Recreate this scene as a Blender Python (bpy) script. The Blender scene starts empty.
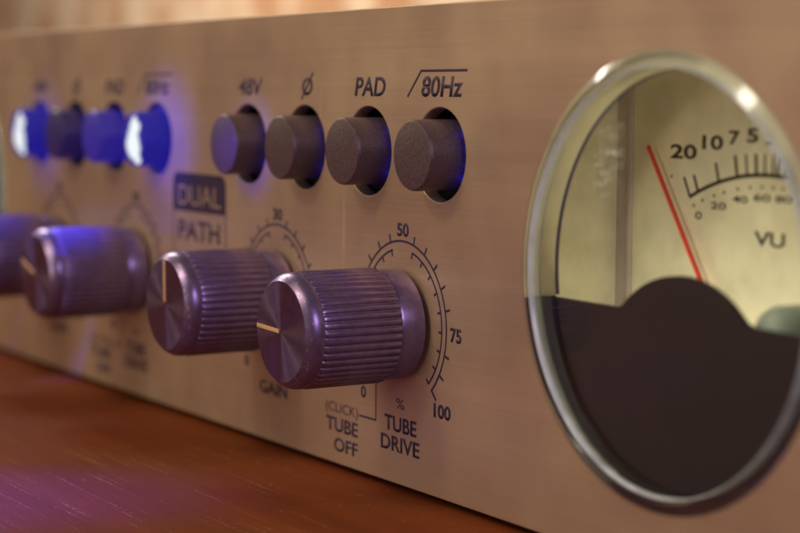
import bpy, bmesh, math, random
from mathutils import Vector, Matrix

S = 0.001                      # every measure below is in millimetres
R = math.radians
scene = bpy.context.scene
COL = scene.collection
random.seed(7)

# ------------------------------------------------------------------ camera
cam_d = bpy.data.cameras.new("camera")
cam = bpy.data.objects.new("camera", cam_d)
COL.objects.link(cam)
scene.camera = cam
right = Vector((0.5234, 0.8521, 0.0)).normalized()
yaw, pitch, roll = R(58.4386), R(5.2738), R(0.3056)
fwd = Vector((-math.sin(yaw) * math.cos(pitch), math.cos(yaw) * math.cos(pitch), -math.sin(pitch)))
right = Vector((math.cos(yaw), math.sin(yaw), 0))
up = right.cross(fwd)
r2 = math.cos(roll) * right + math.sin(roll) * up
u2 = -math.sin(roll) * right + math.cos(roll) * up
m = Matrix((r2, u2, -fwd)).transposed().to_4x4()
m.translation = Vector((334.89, -179.965, 72.409)) * S
cam.matrix_world = m
cam_d.sensor_width = 36.0
cam_d.lens = 1880.83 / 800 * 36
cam_d.clip_start = 0.01
cam_d.clip_end = 50
cam_d.dof.use_dof = True
cam_d.dof.focus_distance = 0.338
cam_d.dof.aperture_fstop = 13.6
cam_d.dof.aperture_blades = 0

# ------------------------------------------------------------------ light
scene.view_settings.view_transform = 'Standard'
scene.view_settings.look = 'None'
scene.view_settings.exposure = 0
scene.view_settings.gamma = 1
world = bpy.data.worlds.new("World")
scene.world = world
world.use_nodes = True
world.node_tree.nodes["Background"].inputs[0].default_value = (0.50, 0.36, 0.46, 1)
world.node_tree.nodes["Background"].inputs[1].default_value = 0.16


def area(name, loc, aim, size, power, color, size_y=None, spread=180):
    d = bpy.data.lights.new(name, 'AREA')
    d.energy = power
    d.color = color
    d.size = size * S
    if size_y:
        d.shape = 'RECTANGLE'
        d.size_y = size_y * S
    d.spread = R(spread)
    o = bpy.data.objects.new(name, d)
    COL.objects.link(o)
    o.location = Vector(loc) * S
    o.rotation_euler = (Vector(aim) - Vector(loc)).to_track_quat('-Z', 'Y').to_euler()
    return o


area("key_lamp", (-40, -420, 430), (50, 0, 45), 420, 1.42, (1.0, 0.79, 0.49))
area("added_glint_light", (-10, -364, 414), (80, 0, 50), 55, 0.34, (1.0, 0.90, 0.72))  # small added light, placed for the glint on the meter rim
area("added_cool_light", (80, -620, 300), (100, 0, 40), 60, 0.22, (0.50, 0.84, 1.0))  # added unseen light for bluish glints on the rim
area("front_fill", (150, -620, 120), (70, 0, 45), 200, 0.70, (1.0, 0.80, 0.55))  # added frontal fill that lifts panel and meter
area("room_lamp", (-700, -260, 330), (0, 0, 40), 300, 0.55, (1.0, 0.74, 0.44))
area("wall_fill", (-760, 60, 480), (-760, 420, 60), 240, 5.6, (1.0, 0.90, 0.78))  # added light that brightens the wall behind
area("lilac_fill", (560, -110, 260), (30, -14, 40), 130, 0.70, (0.84, 0.66, 1.0))  # added side light that tints the knobs lilac
area("violet_lamp", (-40, -430, 10), (20, 0, 25), 90, 0.04, (0.50, 0.24, 1.0))


def blue_spot(loc, aim, power, cone, color=(0.06, 0.05, 1.0)):
    d = bpy.data.lights.new("unseen_blue_spot", 'SPOT')
    d.energy = power
    d.color = color
    d.spot_size = R(cone)
    d.spot_blend = 1.0
    d.shadow_soft_size = 0.006
    o = bpy.data.objects.new("unseen_blue_spot", d)
    COL.objects.link(o)
    o.location = Vector(loc) * S
    o.rotation_euler = (Vector(aim) - Vector(loc)).to_track_quat('-Z', 'Y').to_euler()


blue_spot((-50, -150, 90), (-60, 0, 61), 2.0, 13)         # added off-frame spot standing in for the lit buttons' halo
blue_spot((-135, -150, 105), (-137, 0, 60), 1.2, 11)  # added spot for the glow round the outer lit button
blue_spot((60, -70, 230), (-79, -16, 40), 26.0, 4.0)          # added spots for the buttons' blue light on the far knob tops
blue_spot((10, -80, 240), (-127, -17, 40), 9.0, 4)  # weaker added spot for the farthest knob
blue_spot((-42, -112, 66), (-18.5, -6, 61), 1.1, 9)  # added spot tinting the near button face blue
blue_spot((-60, -230, 130), (4, -84, -1.4), 20.0, 20, (0.035, 0.012, 1.0))   # violet pool on the table

# ------------------------------------------------------------------ materials


class NT:
    def __init__(self, name):
        self.mat = bpy.data.materials.new(name)
        self.mat.use_nodes = True
        self.t = self.mat.node_tree
        self.n = self.t.nodes
        self.b = self.n["Principled BSDF"]
        self.out = self.n["Material Output"]

    def add(self, kind, **kw):
        x = self.n.new(kind)
        for k, v in kw.items():
            setattr(x, k, v)
        return x

    def link(self, a, b):
        self.t.links.new(a, b)

    def set(self, **kw):
        for k, v in kw.items():
            self.b.inputs[k.replace('_', ' ')].default_value = v
        return self

    def coords(self, scale=(1, 1, 1), rot=(0, 0, 0)):
        tc = self.add("ShaderNodeTexCoord")
        mp = self.add("ShaderNodeMapping")
        mp.inputs["Scale"].default_value = scale
        mp.inputs["Rotation"].default_value = rot
        self.link(tc.outputs["Object"], mp.inputs["Vector"])
        return mp.outputs[0]

    def noise(self, vec, scale, detail=3, rough=0.55):
        x = self.add("ShaderNodeTexNoise")
        x.inputs["Scale"].default_value = scale
        x.inputs["Detail"].default_value = detail
        x.inputs["Roughness"].default_value = rough
        self.link(vec, x.inputs["Vector"])
        return x.outputs["Fac"]

    def ramp(self, fac, stops):
        x = self.add("ShaderNodeValToRGB")
        e = x.color_ramp.elements
        while len(e) < len(stops):
            e.new(0.5)
        for k, (p, c) in zip(e, stops):
            k.position = p
            k.color = (*c, 1) if len(c) == 3 else c
        self.link(fac, x.inputs[0])
        return x.outputs[0]

    def mix(self, fac, a, b, blend='MIX'):
        x = self.add("ShaderNodeMix", data_type='RGBA', blend_type=blend)
        for s, v in ((x.inputs[0], fac), (x.inputs[6], a), (x.inputs[7], b)):
            if hasattr(v, 'is_linked') or hasattr(v, 'links'):
                self.link(v, s)
            elif isinstance(v, (int, float)):
                s.default_value = v
            else:
                s.default_value = (*v, 1)
        return x.outputs[2]

    def bump(self, h, strength, dist):
        x = self.add("ShaderNodeBump")
        x.inputs["Strength"].default_value = strength
        x.inputs["Distance"].default_value = dist
        self.link(h, x.inputs["Height"])
        prev = self.b.inputs["Normal"]
        if prev.is_linked:
            self.link(prev.links[0].from_socket, x.inputs["Normal"])
        self.link(x.outputs[0], prev)


def g(v):
    return (v, v, v)


def mat_panel():
    a = NT("brushed_champagne_metal")
    fine = a.noise(a.coords((14, 1, 2600)), 1.0, 3, 0.6)
    wide = a.noise(a.coords((5, 1, 420)), 1.0, 2)
    cloud = a.noise(a.coords((1, 1, 1)), 34, 3)
    c = a.ramp(fine, [(0.25, (0.45, 0.315, 0.21)), (0.75, (0.58, 0.42, 0.285))])
    c = a.mix(0.25, c, a.ramp(wide, [(0.3, (0.41, 0.28, 0.19)), (0.7, (0.61, 0.44, 0.295))]))
    c = a.mix(0.35, c, a.ramp(cloud, [(0.35, (0.47, 0.31, 0.235)), (0.7, (0.60, 0.47, 0.28))]))
    # little hairline scratches and dust
    sc = a.noise(a.coords((260, 1, 18), (0, R(12), 0)), 1.0, 1)
    f = a.ramp(sc, [(0.735, g(0)), (0.78, g(0.6))])
    c = a.mix(f, c, (0.70, 0.52, 0.38))
    a.link(c, a.b.inputs["Base Color"])
    a.link(a.ramp(cloud, [(0.3, g(0.34)), (0.7, g(0.52))]), a.b.inputs["Roughness"])
    a.set(Metallic=0.55, Anisotropic=0.5)
    a.bump(fine, 0.12, 0.00006)
    return a.mat


def mat_simple(name, col, rough=0.5, metal=0.0, bump=None, **kw):
    a = NT(name)
    a.set(Base_Color=(*col, 1), Roughness=rough, Metallic=metal, **kw)
    v = a.coords()
    n = a.noise(v, 160, 4)
    a.link(a.ramp(n, [(0.3, g(rough * 0.85)), (0.7, g(min(1, rough * 1.15)))]), a.b.inputs["Roughness"])
    lo = tuple(x * 0.88 for x in col)
    hi = tuple(min(1, x * 1.10) for x in col)
    a.link(a.ramp(n, [(0.3, lo), (0.7, hi)]), a.b.inputs["Base Color"])
    if bump:
        a.bump(a.noise(v, bump[0], 2), bump[1], bump[2])
    return a.mat


def mat_knob(name, radial=False, worn=False, base=(0.215, 0.155, 0.30)):
    a = NT(name)
    v = a.coords()
    n = a.noise(v, 700, 3)
    c = a.ramp(n, [(0.3, tuple(x * 0.85 for x in base)), (0.7, tuple(x * 1.12 for x in base))])
    a.set(Metallic=0.72, Roughness=0.31)
    if worn:
        w = a.noise(v, 1500, 3, 0.7)
        f = a.ramp(w, [(0.59, g(0)), (0.69, g(0.85))])
        c = a.mix(f, c, (0.66, 0.55, 0.54))
    a.link(c, a.b.inputs["Base Color"])
    if radial:
        t = a.add("ShaderNodeTangent", direction_type='RADIAL', axis='Y')
        a.link(t.outputs[0], a.b.inputs["Tangent"])
        a.set(Anisotropic=0.95, Roughness=0.30, Metallic=0.9)
    dust = a.noise(v, 2400, 2)
    a.bump(dust, 0.06, 0.00005)
    return a.mat


def mat_button(glow=0.0, base=((0.055, 0.034, 0.040), (0.125, 0.080, 0.082))):
    a = NT("grained_smoke_plastic")
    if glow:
        # blue light from neighbouring LEDs, put in as the button's own emission
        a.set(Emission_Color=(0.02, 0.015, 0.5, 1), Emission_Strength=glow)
    v = a.coords()
    n = a.noise(v, 2600, 3, 0.65)
    a.link(a.ramp(n, [(0.35, base[0]), (0.75, base[1])]), a.b.inputs["Base Color"])
    a.set(Roughness=0.36, Specular_IOR_Level=0.6)
    a.bump(n, 0.5, 0.00016)
    return a.mat


def mat_lit_face():
    # backlit translucent plastic: the LED behind shows as an uneven hot spot
    a = NT("backlit_blue_plastic")
    tc = a.add("ShaderNodeTexCoord")
    sep = a.add("ShaderNodeSeparateXYZ")
    a.link(tc.outputs["Object"], sep.inputs[0])
    n = a.noise(tc.outputs["Object"], 420, 2)

    def m(op, x, y):
        k = a.add("ShaderNodeMath", operation=op)
        for s, v in zip(k.inputs, (x, y)):
            if isinstance(v, (int, float)):
                s.default_value = v
            else:
                a.link(v, s)
        return k.outputs[0]
    wob = m('MULTIPLY', m('SUBTRACT', n, 0.5), 0.0045)
    px = m('ADD', sep.outputs[0], wob)

    def lobe(cx, cz, r):
        dx = m('SUBTRACT', px, cx * S)
        dz = m('SUBTRACT', sep.outputs[2], cz * S)
        d = m('SQRT', m('ADD', m('MULTIPLY', dx, dx), m('MULTIPLY', dz, dz)), 0)
        return m('DIVIDE', d, r * S)
    d = m('MINIMUM', m('MINIMUM', lobe(0.2, -0.9, 4.2), lobe(1.0, 2.7, 2.9)), lobe(2.3, -4.2, 1.7))
    f = a.ramp(d, [(0.80, g(1)), (1.0, g(0))])
    col = a.mix(f, (0.009, 0.006, 0.22), (0.66, 0.70, 0.70))
    a.link(col, a.b.inputs["Emission Color"])
    st = a.ramp(f, [(0.0, g(0.9)), (1.0, g(1.0))])
    s2 = m('ADD', m('MULTIPLY', f, 0.45), 0.9)
    a.link(s2, a.b.inputs["Emission Strength"])
    a.set(Base_Color=(0.02, 0.02, 0.03, 1), Specular_IOR_Level=0.15, Roughness=0.5)
    return a.mat


def mat_lit_side():
    a = NT("blue_glowing_plastic")
    n = a.noise(a.coords(), 900, 3)
    a.link(a.ramp(n, [(0.3, (0.008, 0.006, 0.20)), (0.7, (0.011, 0.008, 0.27))]), a.b.inputs["Emission Color"])
    a.set(Base_Color=(0.02, 0.02, 0.03, 1), Specular_IOR_Level=0.15, Roughness=0.5, Emission_Strength=1.0)
    return a.mat


def mat_wood():
    a = NT("red_brown_wood")
    v = a.coords((3.0, 60, 20))
    n1 = a.noise(v, 1.0, 5, 0.6)
    n2 = a.noise(a.coords((14, 420, 60)), 1.0, 3)
    n3 = a.noise(a.coords(), 26, 3)
    c = a.ramp(n1, [(0.25, (0.12, 0.026, 0.009)), (0.5, (0.19, 0.044, 0.012)), (0.78, (0.245, 0.064, 0.017))])
    c = a.mix(0.22, c, a.ramp(n2, [(0.3, (0.085, 0.022, 0.012)), (0.7, (0.21, 0.058, 0.017))]))
    c = a.mix(0.30, c, a.ramp(n3, [(0.3, (0.10, 0.024, 0.014)), (0.7, (0.20, 0.056, 0.017))]))
    # golden rubbed streaks along the grain, broken into flecks
    st = a.noise(a.coords((26, 1500, 1), (0, 0, R(2))), 1.0, 2)
    fl = a.noise(a.coords((900, 2600, 1)), 1.0, 2)
    area_ = a.noise(a.coords(), 11, 1)

    def mul(x, y):
        k = a.add("ShaderNodeMath", operation='MULTIPLY')
        a.link(x, k.inputs[0])
        a.link(y, k.inputs[1])
        return k.outputs[0]
    f = mul(a.ramp(st, [(0.60, g(0)), (0.72, g(1))]), a.ramp(fl, [(0.45, g(0)), (0.62, g(1))]))
    f = mul(f, a.ramp(area_, [(0.42, g(0)), (0.60, g(1))]))
    c = a.mix(f, c, (0.42, 0.22, 0.07))
    sp = a.ramp(a.noise(a.coords(), 900, 1), [(0.755, g(0)), (0.80, g(0.5))])
    c = a.mix(sp, c, (0.55, 0.36, 0.20))
    a.link(c, a.b.inputs["Base Color"])
    a.link(a.ramp(n2, [(0.3, g(0.46)), (0.7, g(0.62))]), a.b.inputs["Roughness"])
    a.set(Specular_IOR_Level=0.02)
    a.bump(n2, 0.12, 0.0002)
    return a.mat


def mat_wall():
    a = NT("warm_mottled_plaster")
    v = a.coords((1, 1, 0.55), (0, R(22), 0))
    n = a.noise(v, 24, 2, 0.45)
    n2 = a.noise(a.coords(), 60, 3)
    c = a.ramp(n, [(0.43, (0.34, 0.17, 0.08)), (0.53, (0.54, 0.43, 0.30)), (0.7, (0.60, 0.51, 0.38))])
    c = a.mix(0.2, c, a.ramp(n2, [(0.3, (0.55, 0.36, 0.18)), (0.7, (0.78, 0.56, 0.32))]))
    a.link(c, a.b.inputs["Base Color"])
    a.set(Roughness=0.85)
    a.bump(n2, 0.3, 0.002)
    return a.mat


def mat_lens():
    # thin clear sheet: see-through with a Fresnel sheen and painted reflection flecks
    a = NT("clear_window_plastic")
    a.n.remove(a.b)
    tr = a.add("ShaderNodeBsdfTransparent")
    tr.inputs[0].default_value = (0.93, 0.94, 0.90, 1)
    gl = a.add("ShaderNodeBsdfGlossy")
    gl.inputs["Roughness"].default_value = 0.03
    fr = a.add("ShaderNodeFresnel")
    fr.inputs[0].default_value = 1.10
    mx = a.add("ShaderNodeMixShader")
    a.link(fr.outputs[0], mx.inputs[0])
    a.link(tr.outputs[0], mx.inputs[1])
    a.link(gl.outputs[0], mx.inputs[2])
    # sparkling reflection on scuffs, painted as pale flecks in one slanted patch
    tc = a.add("ShaderNodeTexCoord")
    mp = a.add("ShaderNodeMapping", vector_type='TEXTURE')
    mp.inputs["Location"].default_value = (-0.0125, 0, 0.0185)
    mp.inputs["Rotation"].default_value = (0, R(18), 0)
    mp.inputs["Scale"].default_value = (0.0042, 1, 0.0080)
    a.link(tc.outputs["Object"], mp.inputs["Vector"])
    ln = a.add("ShaderNodeVectorMath", operation='LENGTH')
    a.link(mp.outputs[0], ln.inputs[0])
    spk = a.noise(a.coords((2600, 1, 1100), (0, R(-18), 0)), 1.0, 2)
    k = a.add("ShaderNodeMath", operation='MULTIPLY')
    a.link(a.ramp(ln.outputs["Value"], [(0.35, g(1.0)), (1.0, g(0))]), k.inputs[0])
    a.link(a.ramp(spk, [(0.58, g(0)), (0.64, g(1))]), k.inputs[1])
    df = a.add("ShaderNodeBsdfDiffuse")
    df.inputs[0].default_value = (0.85, 0.87, 0.80, 1)
    m2 = a.add("ShaderNodeMixShader")
    a.link(k.outputs[0], m2.inputs[0])
    a.link(mx.outputs[0], m2.inputs[1])
    a.link(df.outputs[0], m2.inputs[2])
    a.link(m2.outputs[0], a.out.inputs[0])
    return a.mat


def mat_glass():
    # clear acrylic: mostly looked straight through, part bent, with a polished sheen
    a = NT("clear_acrylic")
    a.set(Base_Color=(0.93, 0.95, 0.93, 1), Roughness=0.04, IOR=1.47)
    a.b.inputs["Transmission Weight"].default_value = 1.0
    n = a.noise(a.coords(), 220, 2)
    a.bump(n, 0.05, 0.0003)
    tr = a.add("ShaderNodeBsdfTransparent")
    tr.inputs[0].default_value = (0.95, 0.97, 0.95, 1)
    mx = a.add("ShaderNodeMixShader")
    mx.inputs[0].default_value = 0.86
    a.link(a.b.outputs[0], mx.inputs[1])
    a.link(tr.outputs[0], mx.inputs[2])
    fr = a.add("ShaderNodeFresnel")
    fr.inputs[0].default_value = 1.47
    gl = a.add("ShaderNodeBsdfGlossy")
    gl.inputs["Roughness"].default_value = 0.13
    m2 = a.add("ShaderNodeMixShader")
    geo = a.add("ShaderNodeNewGeometry")
    inv = a.add("ShaderNodeMath", operation='SUBTRACT')
    inv.inputs[0].default_value = 1.0
    a.link(geo.outputs["Backfacing"], inv.inputs[1])
    k = a.add("ShaderNodeMath", operation='MULTIPLY')
    a.link(inv.outputs[0], k.inputs[0])
    a.link(fr.outputs[0], k.inputs[1])
    a.link(k.outputs[0], m2.inputs[0])
    a.link(mx.outputs[0], m2.inputs[1])
    a.link(gl.outputs[0], m2.inputs[2])
    a.link(m2.outputs[0], a.out.inputs[0])
    return a.mat


def mat_edge_highlight():
    a = NT("highlight_acrylic")
    a.set(Base_Color=(0.78, 0.87, 0.90, 1), Roughness=0.22)  # pale colour stands in for light caught on the acrylic edge
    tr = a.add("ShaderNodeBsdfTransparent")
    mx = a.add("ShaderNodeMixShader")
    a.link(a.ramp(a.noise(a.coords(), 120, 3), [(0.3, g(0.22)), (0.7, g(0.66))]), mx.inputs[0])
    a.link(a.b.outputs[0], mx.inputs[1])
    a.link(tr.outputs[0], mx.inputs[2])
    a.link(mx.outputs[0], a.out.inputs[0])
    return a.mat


M = dict(
    panel=mat_panel(),
    ink=mat_simple("dark_violet_ink", (0.030, 0.016, 0.048), 0.6),
    knob=mat_knob("anodised_dark_metal"),
    knob_face=mat_knob("turned_dark_metal", radial=True),
    knob_edge=mat_knob("worn_dark_metal", worn=True),
    collar=mat_knob("smooth_dark_metal", base=(0.245, 0.18, 0.335)),
    gold=mat_simple("gold_paint", (0.60, 0.38, 0.16), 0.5),
    button=mat_button(),
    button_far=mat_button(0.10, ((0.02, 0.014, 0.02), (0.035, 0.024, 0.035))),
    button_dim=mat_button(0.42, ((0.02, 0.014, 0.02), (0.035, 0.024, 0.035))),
    lit_face=mat_lit_face(),
    lit_side=mat_lit_side(),
    dark=mat_simple("black_plastic", (0.020, 0.013, 0.016), 0.6),
    steel=mat_simple("black_painted_steel", (0.03, 0.028, 0.03), 0.5, 0.3),
    rubber=mat_simple("black_rubber", (0.02, 0.016, 0.02), 0.8),
    cover=mat_simple("matt_brown_black_plastic", (0.037, 0.021, 0.036), 0.75),
    cream=mat_simple("cream_plastic", (0.72, 0.67, 0.49), 0.6),
    card=mat_simple("cream_card", (0.80, 0.76, 0.60), 0.7),
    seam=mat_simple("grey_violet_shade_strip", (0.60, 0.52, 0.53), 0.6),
    meter_ink=mat_simple("brown_black_ink", (0.035, 0.02, 0.02), 0.7),
    red=mat_simple("red_paint", (0.80, 0.055, 0.035), 0.5),
    screw=mat_simple("pale_blue_grey_plastic", (0.44, 0.54, 0.56), 0.4),
    edge=mat_simple('violet_black_lip', (0.05, 0.03, 0.11), 0.5),
    edge_highlight=mat_edge_highlight(),
    lens=mat_lens(),
    glass=mat_glass(),
    wood=mat_wood(),
    wall=mat_wall(),
)
led = NT("blue_led")
led.set(Base_Color=(0.05, 0.05, 0.4, 1), Emission_Color=(0.03, 0.03, 1.0, 1), Emission_Strength=12)
M['led'] = led.mat

# ------------------------------------------------------------------ helpers


def link(name, me, parent=None, loc=(0, 0, 0), mats=()):
    o = bpy.data.objects.new(name, me)
    COL.objects.link(o)
    o.parent = parent
    o.location = Vector(loc) * S
    if mats and me is not None:
        for k in mats:
            me.materials.append(k)
    return o


def finish(bm, name, smooth=35):
    bmesh.ops.recalc_face_normals(bm, faces=bm.faces)
    me = bpy.data.meshes.new(name)
    for v in bm.verts:
        v.co *= S
    bm.to_mesh(me)
    bm.free()
    if smooth:
        me.shade_smooth()
        me.set_sharp_from_angle(angle=R(smooth))
    return me


def lathe(bm, prof, seg=96, mat=None, closed=False, a0=0.0):
    """spin (r, y) about the y axis; mat gives a material index per span"""
    rings = []
    for r, y in prof:
        if r < 1e-6:
            rings.append([bm.verts.new((0, y, 0))])
        else:
            rings.append([bm.verts.new((r * math.cos(a0 + 2 * math.pi * k / seg), y, r * math.sin(a0 + 2 * math.pi * k / seg))) for k in range(seg)])
    n = len(rings)
    for i in range(n if closed else n - 1):
        A, B = rings[i], rings[(i + 1) % n]
        for k in range(seg):
            k2 = (k + 1) % seg
            vs = [A[k % len(A)], A[k2 % len(A)], B[k2 % len(B)], B[k % len(B)]]
            u = []
            for v in vs:
                if v not in u:
                    u.append(v)
            if len(u) > 2:
                f = bm.faces.new(u)
                if mat:
                    f.material_index = mat[i]


def box(bm, x0, x1, y0, y1, z0, z1, bev=0.0):
    r = bmesh.ops.create_cube(bm, size=1)
    vs = r['verts']
    for v in vs:
        v.co = Vector((x0 + (v.co.x + .5) * (x1 - x0), y0 + (v.co.y + .5) * (y1 - y0), z0 + (v.co.z + .5) * (z1 - z0)))
    if bev:
        es = list({e for v in vs for e in v.link_edges})
        bmesh.ops.bevel(bm, geom=es, offset=bev, segments=2, affect='EDGES', profile=0.6)


def eval_curve(cu, name):
    o = bpy.data.objects.new("curve_source", cu)
    COL.objects.link(o)
    dg = bpy.context.evaluated_depsgraph_get()
    dg.update()
    me = bpy.data.meshes.new_from_object(o.evaluated_get(dg))
    bpy.data.objects.remove(o)
    me.name = name
    return me


def plate(loops, y_front, y_back, bevel=0.0, name="plate"):
    """flat plate in the x-z plane with holes; loops in mm"""
    cu = bpy.data.curves.new(name, 'CURVE')
    cu.dimensions = '2D'
    cu.fill_mode = 'BOTH'
    for lp in loops:
        sp = cu.splines.new('POLY')
        sp.points.add(len(lp) - 1)
        for p, (x, z) in zip(sp.points, lp):
            p.co = (x, z, 0, 1)
        sp.use_cyclic_u = True
    h = (y_back - y_front) / 2
    cu.extrude = h - bevel
    cu.bevel_depth = bevel
    cu.bevel_resolution = 2 if bevel else 0
    cu.offset = -bevel
    me = eval_curve(cu, name)
    yc = (y_front + y_back) / 2
    for v in me.vertices:
        x, z, d = v.co
        v.co = Vector((x, yc - d, z)) * S
    if bevel:
        me.shade_smooth()
        me.set_sharp_from_angle(angle=R(40))
    else:
        me.shade_flat()
    return me


def circle(cx, cz, r, n=96):
    return [(cx + r * math.cos(2 * math.pi * k / n), cz + r * math.sin(2 * math.pi * k / n)) for k in range(n)]


def rect(x0, x1, z0, z1):
    return [(x0, z0), (x1, z0), (x1, z1), (x0, z1)]


INK = 0.02                                   # thickness of the printed ink


def text_into(bm, body, x0, x1, z0, z1, y, weight=0.024, slant=0.0):
    """set a word so that its outline fills the given box (mm)"""
    cu = bpy.data.curves.new("t", 'FONT')
    cu.body = body
    cu.size = 1
    cu.shear = slant
    cu.offset = weight
    cu.resolution_u = 6
    me = eval_curve(cu, "t")
    xs = [v.co.x for v in me.vertices]
    zs = [v.co.y for v in me.vertices]
    a, b, c, d = min(xs), max(xs), min(zs), max(zs)
    t = bmesh.new()
    t.from_mesh(me)
    bpy.data.meshes.remove(me)
    for v in t.verts:
        v.co = Vector((x0 + (v.co.x - a) / (b - a) * (x1 - x0), y, z0 + (v.co.y - c) / (d - c) * (z1 - z0)))
    tmp = bpy.data.meshes.new("tmp")
    t.to_mesh(tmp)
    t.free()
    bm.from_mesh(tmp)
    bpy.data.meshes.remove(tmp)


def bar(bm, p, q, w, y):
    """flat printed line from p to q (x, z), width w"""
    p, q = Vector(p), Vector(q)
    d = (q - p).normalized()
    n = Vector((-d.y, d.x)) * w / 2
    vs = [bm.verts.new((c.x, y, c.y)) for c in (p + n, q + n, q - n, p - n)]
    bm.faces.new(vs)


def arc(bm, cx, cz, r, a0, a1, w, y, n=64):
    I, O = [], []
    for k in range(n + 1):
        t = R(a0 + (a1 - a0) * k / n)
        I.append(bm.verts.new((cx + (r - w / 2) * math.cos(t), y, cz + (r - w / 2) * math.sin(t))))
        O.append(bm.verts.new((cx + (r + w / 2) * math.cos(t), y, cz + (r + w / 2) * math.sin(t))))
    for k in range(n):
        bm.faces.new((I[k], I[k + 1], O[k + 1], O[k]))


def ink(bm, name, parent, mat=None, label=None, y_thick=INK, loc=(0, 0, 0)):
    """give the flat print a real (thin) body and face it outwards"""
    bmesh.ops.recalc_face_normals(bm, faces=bm.faces)
    for f in bm.faces:
        if f.normal.y > 0:
            f.normal_flip()
    r = bmesh.ops.extrude_face_region(bm, geom=list(bm.faces))
    for v in [e for e in r['geom'] if isinstance(e, bmesh.types.BMVert)]:
        v.co.y -= y_thick
    me = finish(bm, name, smooth=0)
    o = link(name, me, parent, loc, [mat or M['ink']])
    if label:
        o['label'] = label
    return o


def pt(a, r):
    return (r * math.cos(R(a)), r * math.sin(R(a)))


# ------------------------------------------------------------------ setting
bm = bmesh.new()
box(bm, -1600, 900, -700, 420, -31.4, -1.4)
o = link("tabletop", finish(bm, "tabletop", 0), None, (0, 0, 0), [M['wood']])
o['kind'] = 'structure'

bm = bmesh.new()
box(bm, -2600, 900, 420, 470, -400, 1400)
o = link("wall", finish(bm, "wall", 0), None, (0, 0, 0), [M['wall']])
o['kind'] = 'structure'

# ------------------------------------------------------------------ the preamplifier
unit = bpy.data.objects.new("audio_preamp", None)
COL.objects.link(unit)
unit.empty_display_size = 0.05
unit['label'] = "champagne metal rack preamplifier with violet knobs, round buttons and VU meter, standing on red-brown wood"
unit['category'] = "preamplifier"

HX0, HS, HZ, HR = -19.404, 24.823, 61.511, 8.334        # button holes
CH = -121.0                                             # second channel
MX, MZ, MR = 116.2, 44.2, 35.0                          # meter
METERS = (MX, -202.5)
KZ = 30.25
GAIN_X, DRIVE_X = -6.4, 42.6
holes_x = [HX0 + k * HS + c for c in (0, CH) for k in range(4)]

loops = [rect(-294, 208, 0.0, 88.1)]
loops += [circle(x, HZ, HR, 72) for x in holes_x]
loops += [circle(x, MZ, MR - 0.15, 128) for x in METERS]
front = link("front_panel", plate(loops, 0.0, 3.0, 0.25, "front_panel"), unit, (0, 0, 0), [M['panel']])

bm = bmesh.new()
box(bm, -218, 150, 34, 214, 2, 86, 0.6)
link("chassis", finish(bm, "chassis"), unit, (0, 0, 0), [M['steel']])
bm = bmesh.new()
# shallow tray that joins the panel to the chassis
for b in ((-218, 150, 3.2, 33.9, 84.6, 86), (-218, 150, 3.2, 33.9, 2, 3.4), (-218, -216.6, 3.2, 33.9, 3.5, 84.5), (148.6, 150, 3.2, 33.9, 3.5, 84.5)):
    box(bm, *b)
link("chassis_tray", finish(bm, "chassis_tray", 0), unit, (0, 0, 0), [M['steel']])
bm = bmesh.new()
lathe(bm, [(0, -2.0), (6.2, -2.0), (7, -1.2), (7, 1.2), (0, 1.2)], 32)
bmesh.ops.rotate(bm, verts=bm.verts, cent=(0, 0, 0), matrix=Matrix.Rotation(R(90), 3, 'X'))
foot_me = finish(bm, "rubber_foot")
foot_me.materials.append(M['rubber'])
for x, y in ((-200, 13), (-107, 13), (16, 13), (140, 13), (-200, 190), (140, 190)):
    link("rubber_foot", foot_me, unit, (x, y, 0.65))

# ---- printing on the panel
YP = -0.012


def button_legend(cx):
    for body, a, b, za, zb, label in (("48V", -23.62, -12.56, 71.78, 75.36, "printed word 48V"),
                                      ("PAD", 25.24, 36.58, 71.75, 75.36, "printed word PAD")):
        bm = bmesh.new()
        text_into(bm, body, a + cx, b + cx, za, zb, YP, slant=0.16)
        ink(bm, "printed_legend", front, label=label)
    bm = bmesh.new()
    text_into(bm, "O", 4.4 + cx, 8.7 + cx, 71.8, 75.36, YP, slant=0.16)
    bar(bm, (4.1 + cx, 71.0), (8.95 + cx, 76.3), 0.5, YP - 0.004)
    ink(bm, "printed_legend", front, label="printed crossed circle")
    bm = bmesh.new()
    text_into(bm, "80Hz", 48.94 + cx, 62.5 + cx, 71.7, 75.4, YP, slant=0.16)
    bar(bm, (44.25 + cx, 71.7), (48.95 + cx, 76.45), 0.45, YP)
    bar(bm, (48.8 + cx, 76.35), (63.8 + cx, 76.35), 0.45, YP - 0.004)
    ink(bm, "printed_legend", front, label="printed word 80Hz under a filter line")


STEP = 15.2


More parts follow.
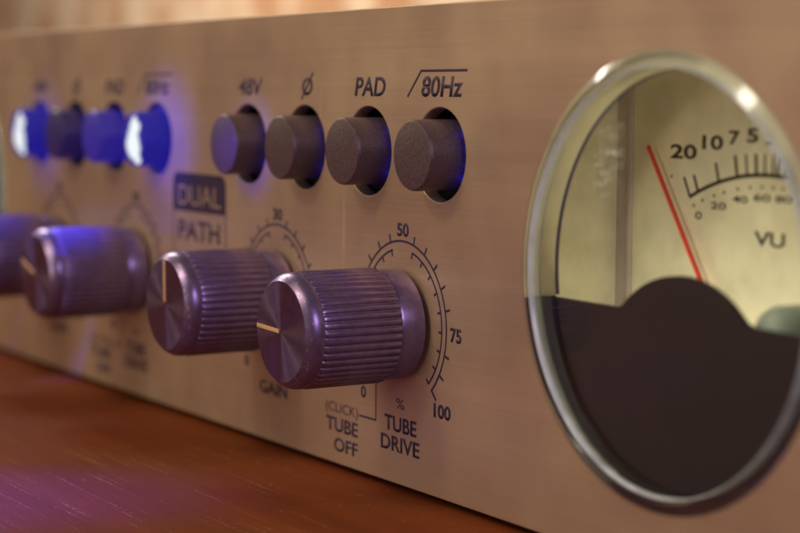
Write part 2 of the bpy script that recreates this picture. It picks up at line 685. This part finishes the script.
def dial(cx, zero, top, right_, full, label):
    bm = bmesh.new()
    cz = KZ
    R0, R1 = 15.15, 13.65
    arc(bm, cx, cz, R0, -47.4, 227.4, 0.42, YP)
    arc(bm, cx, cz, R1, -47.0, 74.5, 0.4, YP)
    arc(bm, cx, cz, R1, 103.5, 227.0, 0.4, YP)
    k = -3
    for i in range(-9, 10):
        a = 90 + i * STEP
        ax, az = pt(a, 1)
        e = 17.4 if abs(i) == 9 else 16.75
        skip = i == 0 or (right_ and i == -6)
        if not skip:
            bar(bm, (cx + ax * (R0 - .1), cz + az * (R0 - .1)), (cx + ax * e, cz + az * e), 0.46, YP - 0.004)
        if i != 0:
            bar(bm, (cx + ax * (R1 + .1), cz + az * (R1 + .1)), (cx + ax * 12.55, cz + az * 12.55), 0.44, YP - 0.004)
    w = len(full)
    text_into(bm, zero, cx - 14.7, cx - 12.75, 14.52, 16.85, YP, 0.035)
    text_into(bm, top, cx - 1.75, cx + 2.35, 46.25, 48.75, YP, 0.035)
    if right_:
        text_into(bm, right_, cx + 16.4, cx + 20.0, 28.6, 31.25, YP, 0.035)
    text_into(bm, full, cx + 11.15, cx + 11.15 + 1.87 * w, 14.5, 17.1, YP, 0.035)
    ink(bm, "dial_scale", front, label=label)


def knob_legend(cg, cd):
    bm = bmesh.new()
    text_into(bm, "GAIN", cg - 7.7, cg + 4.35, 9.75, 12.55, YP)
    ink(bm, "printed_legend", front, label="printed word GAIN")
    bm = bmesh.new()
    text_into(bm, "(CLICK)", cd - 28.35, cd - 15.75, 9.55, 12.1, YP, 0.0)
    ink(bm, "printed_legend", front, label="printed word CLICK in brackets")
    bm = bmesh.new()
    text_into(bm, "TUBE", cd - 28.2, cd - 15.75, 6.35, 9.15, YP)
    text_into(bm, "OFF", cd - 25.0, cd - 15.8, 2.5, 5.25, YP)
    ink(bm, "printed_legend", front, label="printed words TUBE OFF")
    bm = bmesh.new()
    text_into(bm, "%", cd - 1.75, cd + 1.15, 14.2, 16.2, YP, 0.0)
    text_into(bm, "TUBE", cd - 5.9, cd + 5.35, 9.75, 12.7, YP)
    text_into(bm, "DRIVE", cd - 7.2, cd + 6.45, 6.0, 8.9, YP)
    ink(bm, "printed_legend", front, label="printed words TUBE DRIVE under a per cent sign")
    bm = bmesh.new()
    bar(bm, (cd - 9.1, 18.6), (cd - 9.1, 10.70), 0.38, YP)
    bar(bm, (cd - 8.95, 10.88), (cd - 15.3, 10.88), 0.38, YP - 0.004)
    ink(bm, "printed_line", front)


for c in (0, CH):
    button_legend(c)
    dial(GAIN_X + c, "0", "30", None, "60", "dial scale from 0 to 60")
    dial(DRIVE_X + c, "0", "50", "75", "100", "dial scale from 0 to 100")
    knob_legend(GAIN_X + c, DRIVE_X + c)

# badge between the channels
bx0, bx1, bzt, bzm, bzb = -56.9, -29.9, 54.3, 45.7, 34.0


def round_top(x0, x1, z0, z1, r, n=8):
    pts = [(x0, z0), (x1, z0)]
    for k in range(n + 1):
        t = R(90 * k / n)
        pts.append((x1 - r + r * math.cos(t), z1 - r + r * math.sin(t)))
    for k in range(n + 1):
        t = R(90 + 90 * k / n)
        pts.append((x0 + r + r * math.cos(t), z1 - r + r * math.sin(t)))
    return pts


me = plate([round_top(bx0, bx1, bzm, bzt, 2.6)], -0.03, -0.006, 0, "badge_field")
link("badge_field", me, front, (0, 0, 0), [M['ink']])
bm = bmesh.new()
bar(bm, (bx0 + .2, bzm + .05), (bx0 + .2, bzb), 0.4, YP)
bar(bm, (bx1 - .2, bzm + .05), (bx1 - .2, bzb), 0.4, YP)
bar(bm, (bx0, bzb), (bx1, bzb), 0.4, YP - 0.004)
ink(bm, "badge_frame", front)
bm = bmesh.new()
text_into(bm, "DUAL", -53.9, -32.6, 47.1, 51.6, -0.034, 0.0)
ink(bm, "badge_word", front, M['panel'], "bare metal word DUAL")
bm = bmesh.new()
text_into(bm, "PATH", -54.1, -33.0, 39.3, 43.8, YP, 0.02)
ink(bm, "badge_word", front, label="dark printed word PATH")

# ---- knobs
RIBS = 46


def knob_mesh():
    bm = bmesh.new()
    prof = []
    for k in range(RIBS):
        for f, r in ((0.0, 10.2), (0.14, 10.24), (0.25, 10.48), (0.5, 10.56), (0.75, 10.48), (0.86, 10.24)):
            prof.append((2 * math.pi * (k + f) / RIBS, r))
    n = len(prof)
    ys = [(-5.9, -0.35), (-6.25, 0.0), (-21.0, 0.0), (-21.7, -0.25)]
    rings = []
    for y, dr in ys:
        rings.append([bm.verts.new(((r + dr) * math.cos(a), y, (r + dr) * math.sin(a))) for a, r in prof])
    # smooth rounded nose
    nose = [(10.42, -21.9), (10.46, -22.3), (10.38, -23.1), (10.12, -23.8), (9.68, -24.5), (9.12, -24.98)]
    for r, y in nose:
        rings.append([bm.verts.new((r * math.cos(a), y, r * math.sin(a))) for a, _ in prof])
    for i in range(len(rings) - 1):
        for k in range(n):
            f = bm.faces.new((rings[i][k], rings[i][(k + 1) % n], rings[i + 1][(k + 1) % n], rings[i + 1][k]))
            f.material_index = 0 if i < 2 else (1 if i < 4 or i >= 7 else 0)
    bm.faces.new(rings[0])
    # face disc, very slightly dished
    face_r = [9.02, 8.9, 6.5, 3.2, 0.6]
    prev = rings[-1]
    for r in face_r:
        y = -25.12 + 0.0 * r
        cur = [bm.verts.new((r * math.cos(a), y, r * math.sin(a))) for a, _ in prof]
        for k in range(n):
            f = bm.faces.new((prev[k], prev[(k + 1) % n], cur[(k + 1) % n], cur[k]))
            f.material_index = 2 if r < 9.0 else 1
        prev = cur
    f = bm.faces.new(prev)
    f.material_index = 2
    me = finish(bm, "knob", 45)
    for k in ('knob', 'knob_edge', 'knob_face'):
        me.materials.append(M[k])
    return me


bm = bmesh.new()
lathe(bm, [(0, -0.9), (9.6, -0.9), (10.0, -1.15), (10.12, -1.6), (10.12, -5.5), (9.9, -5.9), (0, -5.9)], 96)
collar_me = finish(bm, "collar")
collar_me.materials.append(M['collar'])
bm = bmesh.new()
lathe(bm, [(0, 0.0), (4.2, 0.0), (4.2, -0.9), (0, -0.9)], 32)
shaft_me = finish(bm, "shaft")
shaft_me.materials.append(M['steel'])
bm = bmesh.new()
box(bm, -8.85, -0.5, -25.32, -25.05, -0.37, 0.37, 0.08)
pointer_me = finish(bm, "pointer")
pointer_me.materials.append(M['gold'])
knob_me = knob_mesh()

for x, ang, label in ((DRIVE_X, 178, "tube drive knob with its gold pointer to nine o'clock"),
                      (GAIN_X, 91, "gain knob with its gold pointer straight up"),
                      (DRIVE_X + CH, 163, "blurred knob with blue light along its top"),
                      (GAIN_X + CH, 215, "far blurred knob cut by the picture edge")):
    k = link("knob", knob_me, unit, (x, 0, KZ))
    k['label'] = label
    k.rotation_euler = (0, -R(ang - 180), 0)
    link("pointer", pointer_me, k)
    link("collar", collar_me, k)
    link("shaft", shaft_me, k)

# ---- buttons
bm = bmesh.new()
lathe(bm, [(0, -5.9), (5.7, -5.9), (6.05, -5.78), (6.25, -5.45), (6.3, -5.1), (6.3, 7.4), (0, 7.4)], 72, mat=[0, 0, 0, 0, 0, 0])
button_me = finish(bm, "push_button")
button_me.materials.append(M['button'])
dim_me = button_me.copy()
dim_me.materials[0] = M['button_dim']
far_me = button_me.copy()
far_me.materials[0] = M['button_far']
bm = bmesh.new()
lathe(bm, [(0, -5.9), (5.7, -5.9), (6.05, -5.78), (6.25, -5.45), (6.3, -5.1), (6.3, 7.4), (0, 7.4)], 72, mat=[0, 0, 0, 1, 1, 1])
lit_me = finish(bm, "push_button")
lit_me.materials.append(M['lit_face'])
lit_me.materials.append(M['lit_side'])
bm = bmesh.new()
lathe(bm, [(8.45, 3.05), (9.2, 3.05), (9.2, 9.0), (0, 9.0), (0, 8.0), (8.45, 8.0)], 48)
well_me = finish(bm, "button_well")
well_me.materials.append(M['dark'])
bm = bmesh.new()
lathe(bm, [(6.4, 1.0), (8.25, 1.3), (8.25, 2.2), (6.4, 2.2)], 64, closed=True)
glow_me = finish(bm, "added_glow_ring")  # added glowing ring standing in for light that fills the lit hole
glow_me.materials.append(M['lit_side'])
bm = bmesh.new()
for a in (-50, -20, 15, 45):
    x, z = pt(a, 7.35)
    box(bm, x - .5, x + .5, 3.2, 4.2, z - .7, z + .7, 0.1)
led_me = finish(bm, "led")
led_me.materials.append(M['led'])

for c in (0, CH):
    for k, nm in enumerate(("48V", "phase", "PAD", "80Hz")):
        lit = c != 0 and k in (0, 3)
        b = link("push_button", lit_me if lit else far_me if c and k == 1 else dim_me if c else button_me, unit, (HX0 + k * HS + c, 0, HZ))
        b['label'] = ("%s button glowing white and blue" if lit else "smoky %s button with added blue glow" if c else "unlit smoky %s button") % nm
        link("button_well", well_me, b)
        if lit:
            link("added_glow_ring", glow_me, b)
        if not lit:
            link("led", led_me, b)

# ---- VU meters
FD = 20.5                       # depth of the face card
CXM = 0.6                       # middle of the scale


def build_meter(x):
    bm = bmesh.new()
    # housing: four walls and a back
    W, Hh = 37.2, 36.5
    # five closed slabs butted together
    box(bm, -W - 1.5, -W, 3.1, FD + 2.4, -Hh, Hh)
    box(bm, W, W + 1.5, 3.1, FD + 2.4, -Hh, Hh)
    box(bm, -W - 1.5, W + 1.5, 3.1, FD + 2.4, Hh + .05, Hh + 1.5)
    box(bm, -W - 1.5, W + 1.5, 3.1, FD + 2.4, -Hh - 1.5, -Hh - .05)
    box(bm, -W + .02, W - .02, FD + 0.9, FD + 2.4, -Hh + .02, Hh - .02)
    mt = link("vu_meter", finish(bm, "vu_meter", 0), unit, (x, 0, MZ), [M['cream']])
    # face card, raised; shade along its left edge is a grey-violet coloured strip
    bm = bmesh.new()
    box(bm, -32.4, W - 2, FD, FD + 0.85, -Hh + 1, Hh - 1, 0.05)
    link("face_card", finish(bm, "face_card", 0), mt, (0, 0, 0), [M['card']])
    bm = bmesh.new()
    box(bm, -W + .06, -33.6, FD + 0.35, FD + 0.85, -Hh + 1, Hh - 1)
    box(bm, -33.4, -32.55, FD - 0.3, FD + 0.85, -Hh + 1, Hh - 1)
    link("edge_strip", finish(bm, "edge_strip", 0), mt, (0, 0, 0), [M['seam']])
    # printed scale
    y = FD - 0.02
    bm = bmesh.new()
    cz, RR = -25.3, 41.1
    a_l = 90 + 26.3
    arc(bm, CXM, cz, RR, 90 - 8, a_l, 0.62, y)
    for px, ln, w in ((-17.5, 3.5, .5), (-15.5, 2.9, .55), (-10.5, 3.2, .55), (-6.2, 3.5, .6), (-3.9, 3.4, .45), (-1.8, 3.3, .62),
                      (0.1, 3.3, .4), (1.9, 3.3, .4), (2.9, 3.3, .55), (4.2, 3.3, .4), (6.2, 3.3, .45)):
        a = 90 - math.degrees(math.asin(max(-1, min(1, (px - CXM) / RR))))
        p, q = pt(a, RR), pt(a, RR + ln)
        bar(bm, (CXM + p[0], cz + p[1]), (CXM + q[0], cz + q[1]), w, y - .004)
    for t, a, b, c, d in (("20", -22.6, -16.0, 17.7, 20.05), ("10", -14.7, -9.7, 19.4, 21.7), ("7", -8.35, -5.75, 20.3, 22.55),
                          ("5", -4.15, -1.55, 20.75, 23.0), ("3", 0.1, 2.4, 20.4, 22.5), ("2", 3.9, 6.1, 20.2, 22.3), ("1", 7.6, 8.8, 19.9, 22.0)):
        text_into(bm, t, a, b, c, d, y, 0.026)
    for px, pz in ((-16.5, 10.25), (-14.4, 11.2), (-11.6, 12.1), (-9.25, 12.7), (-6.0, 13.4), (-3.15, 13.75), (-.45, 13.95), (2.05, 13.95), (4.2, 13.85), (6.4, 13.6), (8.6, 13.2)):
        ring = [bm.verts.new((px + .27 * math.cos(k * math.pi / 5), y, pz + .27 * math.sin(k * math.pi / 5))) for k in range(10)]
        bm.faces.new(ring)
    for t, a, b, c, d in (("0", -16.1, -14.5, 8.05, 9.3), ("20", -12.4, -8.7, 9.9, 11.05), ("40", -7.2, -3.7, 11.2, 12.35), ("60", -2.3, 1.5, 11.7, 12.85),
                          ("80", 2.6, 6.2, 11.7, 12.8), ("100", 7.4, 12.2, 11.2, 12.3), ("VU", -2.0, 4.9, 4.75, 7.0)):
        text_into(bm, t, a, b, c, d, y, 0.02 if t == "VU" else 0.012)
    ring = [bm.verts.new((-22.2 + .25 * math.cos(k * math.pi / 5), y, 14.75 + .25 * math.sin(k * math.pi / 5))) for k in range(10)]
    bm.faces.new(ring)
    ink(bm, "meter_scale", mt, M['meter_ink'])
    bm = bmesh.new()
    arc(bm, CXM, cz, RR, 90 - 26.3, 90 - 8.2, 0.75, y)
    for px in (9.5, 12.6, 15.6, 18.4):
        a = 90 - math.degrees(math.asin((px - CXM) / RR))
        p, q = pt(a, RR), pt(a, RR + 3.3)
        bar(bm, (CXM + p[0], cz + p[1]), (CXM + q[0], cz + q[1]), 0.5, y - .004)
    for t, a, b, c, d in (("0", 10.6, 12.8, 19.3, 21.4), ("1", 13.9, 15, 18.6, 20.6), ("2", 16.3, 18.4, 17.6, 19.6), ("3", 19.6, 21.7, 16.3, 18.3)):
        text_into(bm, t, a, b, c, d, y, 0.026)
    ink(bm, "overload_scale", mt, M['red'], "red part of the scale")
    # needle
    bm = bmesh.new()
    p, q = Vector((-26.55, 19.65)), Vector((-1.3, -19.0))
    d = (q - p).normalized()
    n = Vector((-d.y, d.x))
    vs = []
    for yy in (FD - 1.75, FD - 1.35):
        for c, w in ((p, .32), (q, .42)):
            for s in (1, -1):
                e = c + n * w * s
                vs.append(bm.verts.new((e.x, yy, e.y)))
    bmesh.ops.convex_hull(bm, input=vs)
    link("needle", finish(bm, "needle", 0), mt, (0, 0, 0), [M['red']])
    # dark lower cover with its round hump
    rr, zt = 34.6, -5.45
    pts = []
    a0 = math.asin(zt / rr)
    for k in range(81):
        t = math.pi - a0 + (math.pi + 2 * a0) * k / 80
        pts.append((rr * math.cos(t), rr * math.sin(t)))
    hx, hh = 14.7, 6.25
    hr = (hx * hx + hh * hh) / (2 * hh)
    hz = zt + hh - hr
    ha = math.asin(hx / hr)
    hump = []
    for k in range(41):
        t = ha - 2 * ha * k / 40
        hump.append((-.2 + hr * math.sin(t), hz + hr * math.cos(t)))
    f = lambda e, i: e
    pts += [(hx + 1.6, zt), (hx + 0.5, zt + 0.12)] + hump[1:-1] + [(-hx - .7, zt + .12), (-hx - 1.8, zt)]
    link("lower_cover", plate([pts], 4.3, 5.6, 0.12, "lower_cover"), mt, (0, 0, 0), [M['cover']])
    # tube behind the clear rim: cream above the cover, dark below it
    seg = 90
    a1 = math.degrees(a0) + 0.2

    def part_ring(prof, t0, t1):
        bm = bmesh.new()
        rs = []
        for rI, yI in prof:
            rs.append([bm.verts.new((rI * math.cos(R(t0 + (t1 - t0) * k / seg)), yI, rI * math.sin(R(t0 + (t1 - t0) * k / seg)))) for k in range(seg + 1)])
        q = len(prof)
        for i in range(q):
            A, B = rs[i], rs[(i + 1) % q]
            for k in range(seg):
                bm.faces.new((A[k], A[k + 1], B[k + 1], B[k]))
        bm.faces.new([u[0] for u in rs])
        bm.faces.new([u[-1] for u in rs])
        return finish(bm, "inner_rim")
    tube = [(34.83, -0.15), (34.5, -0.15), (34.5, 1.0), (32.45, 1.0), (32.15, 4.2), (34.83, 4.2)]
    link("inner_rim", part_ring(tube, a1, 180 - a1), mt, (0, 0, 0), [M['cream']])
    link("inner_rim", part_ring(tube, 180 - a1 + .1, 360 + a1 - .1), mt, (0, 0, 0), [M['cover']])
    link("rim_edge", part_ring([(34.7, 4.28), (32.1, 4.28), (32.05, 4.9), (34.7, 4.9)], a1 + .1, 180 - a1 - .1), mt, (0, 0, 0), [M['edge']])
    # clear rim bead, a pale ring painting its inner edge highlight, and the window
    bm = bmesh.new()
    prof = [(34.42, 0.85), (34.42, -0.22), (35.0, -0.26), (34.98, -0.5), (34.87, -0.66), (33.15, -1.66), (32.95, -1.66), (32.75, -1.5), (32.68, -1.2), (32.68, 0.85)]
    lathe(bm, prof, 160, closed=True)
    link("clear_rim", finish(bm, "clear_rim", 16), mt, (0, 0, 0), [M['glass']])
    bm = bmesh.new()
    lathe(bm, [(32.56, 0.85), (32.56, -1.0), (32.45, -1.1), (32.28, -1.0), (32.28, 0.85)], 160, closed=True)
    link("highlight_edge", finish(bm, "highlight_edge", 60), mt, (0, 0, 0), [M['edge_highlight']])
    bm = bmesh.new()
    lathe(bm, [(0, -0.55), (31.0, -0.4), (32.1, 0.1), (32.1, 0.8), (31, 0.5), (0, 0.35)], 128)
    link("window", finish(bm, "window"), mt, (0, 0, 0), [M['lens']])
    # pale screw head behind the cover
    bm = bmesh.new()
    lathe(bm, [(0, 7.2), (1.4, 7.35), (2.7, 7.9), (3.6, 8.9), (4.1, 10.4), (4.1, FD - .1), (0, FD - .1)], 40)
    link("screw", finish(bm, "screw"), mt, (15.0, 0, -6.6), [M['screw']])
    return mt


m0 = build_meter(METERS[0])
m1 = m0.copy()
COL.objects.link(m1)
m1.location.x = METERS[1] * S
for ch in list(m0.children):
    c = ch.copy()
    COL.objects.link(c)
    c.parent = m1
m0['label'] = "large round meter with red needle and dark lower half"
m1['label'] = "second round meter past the picture edge"
# small filament lamp tucked behind each dark cover, lighting the card
for x in METERS:
    d = bpy.data.lights.new("meter_lamp", 'AREA')
    d.energy = 0.010
    d.color = (1.0, 0.90, 0.66)
    d.shape = 'RECTANGLE'
    d.size, d.size_y = 0.05, 0.008
    l = bpy.data.objects.new("meter_lamp", d)
    COL.objects.link(l)
    l.parent = unit
    l.location = Vector((x, 10.0, MZ - 22)) * S
    l.rotation_euler = (Vector((x, 19, MZ + 14)) - Vector((x, 10, MZ - 22))).to_track_quat('-Z', 'Y').to_euler()
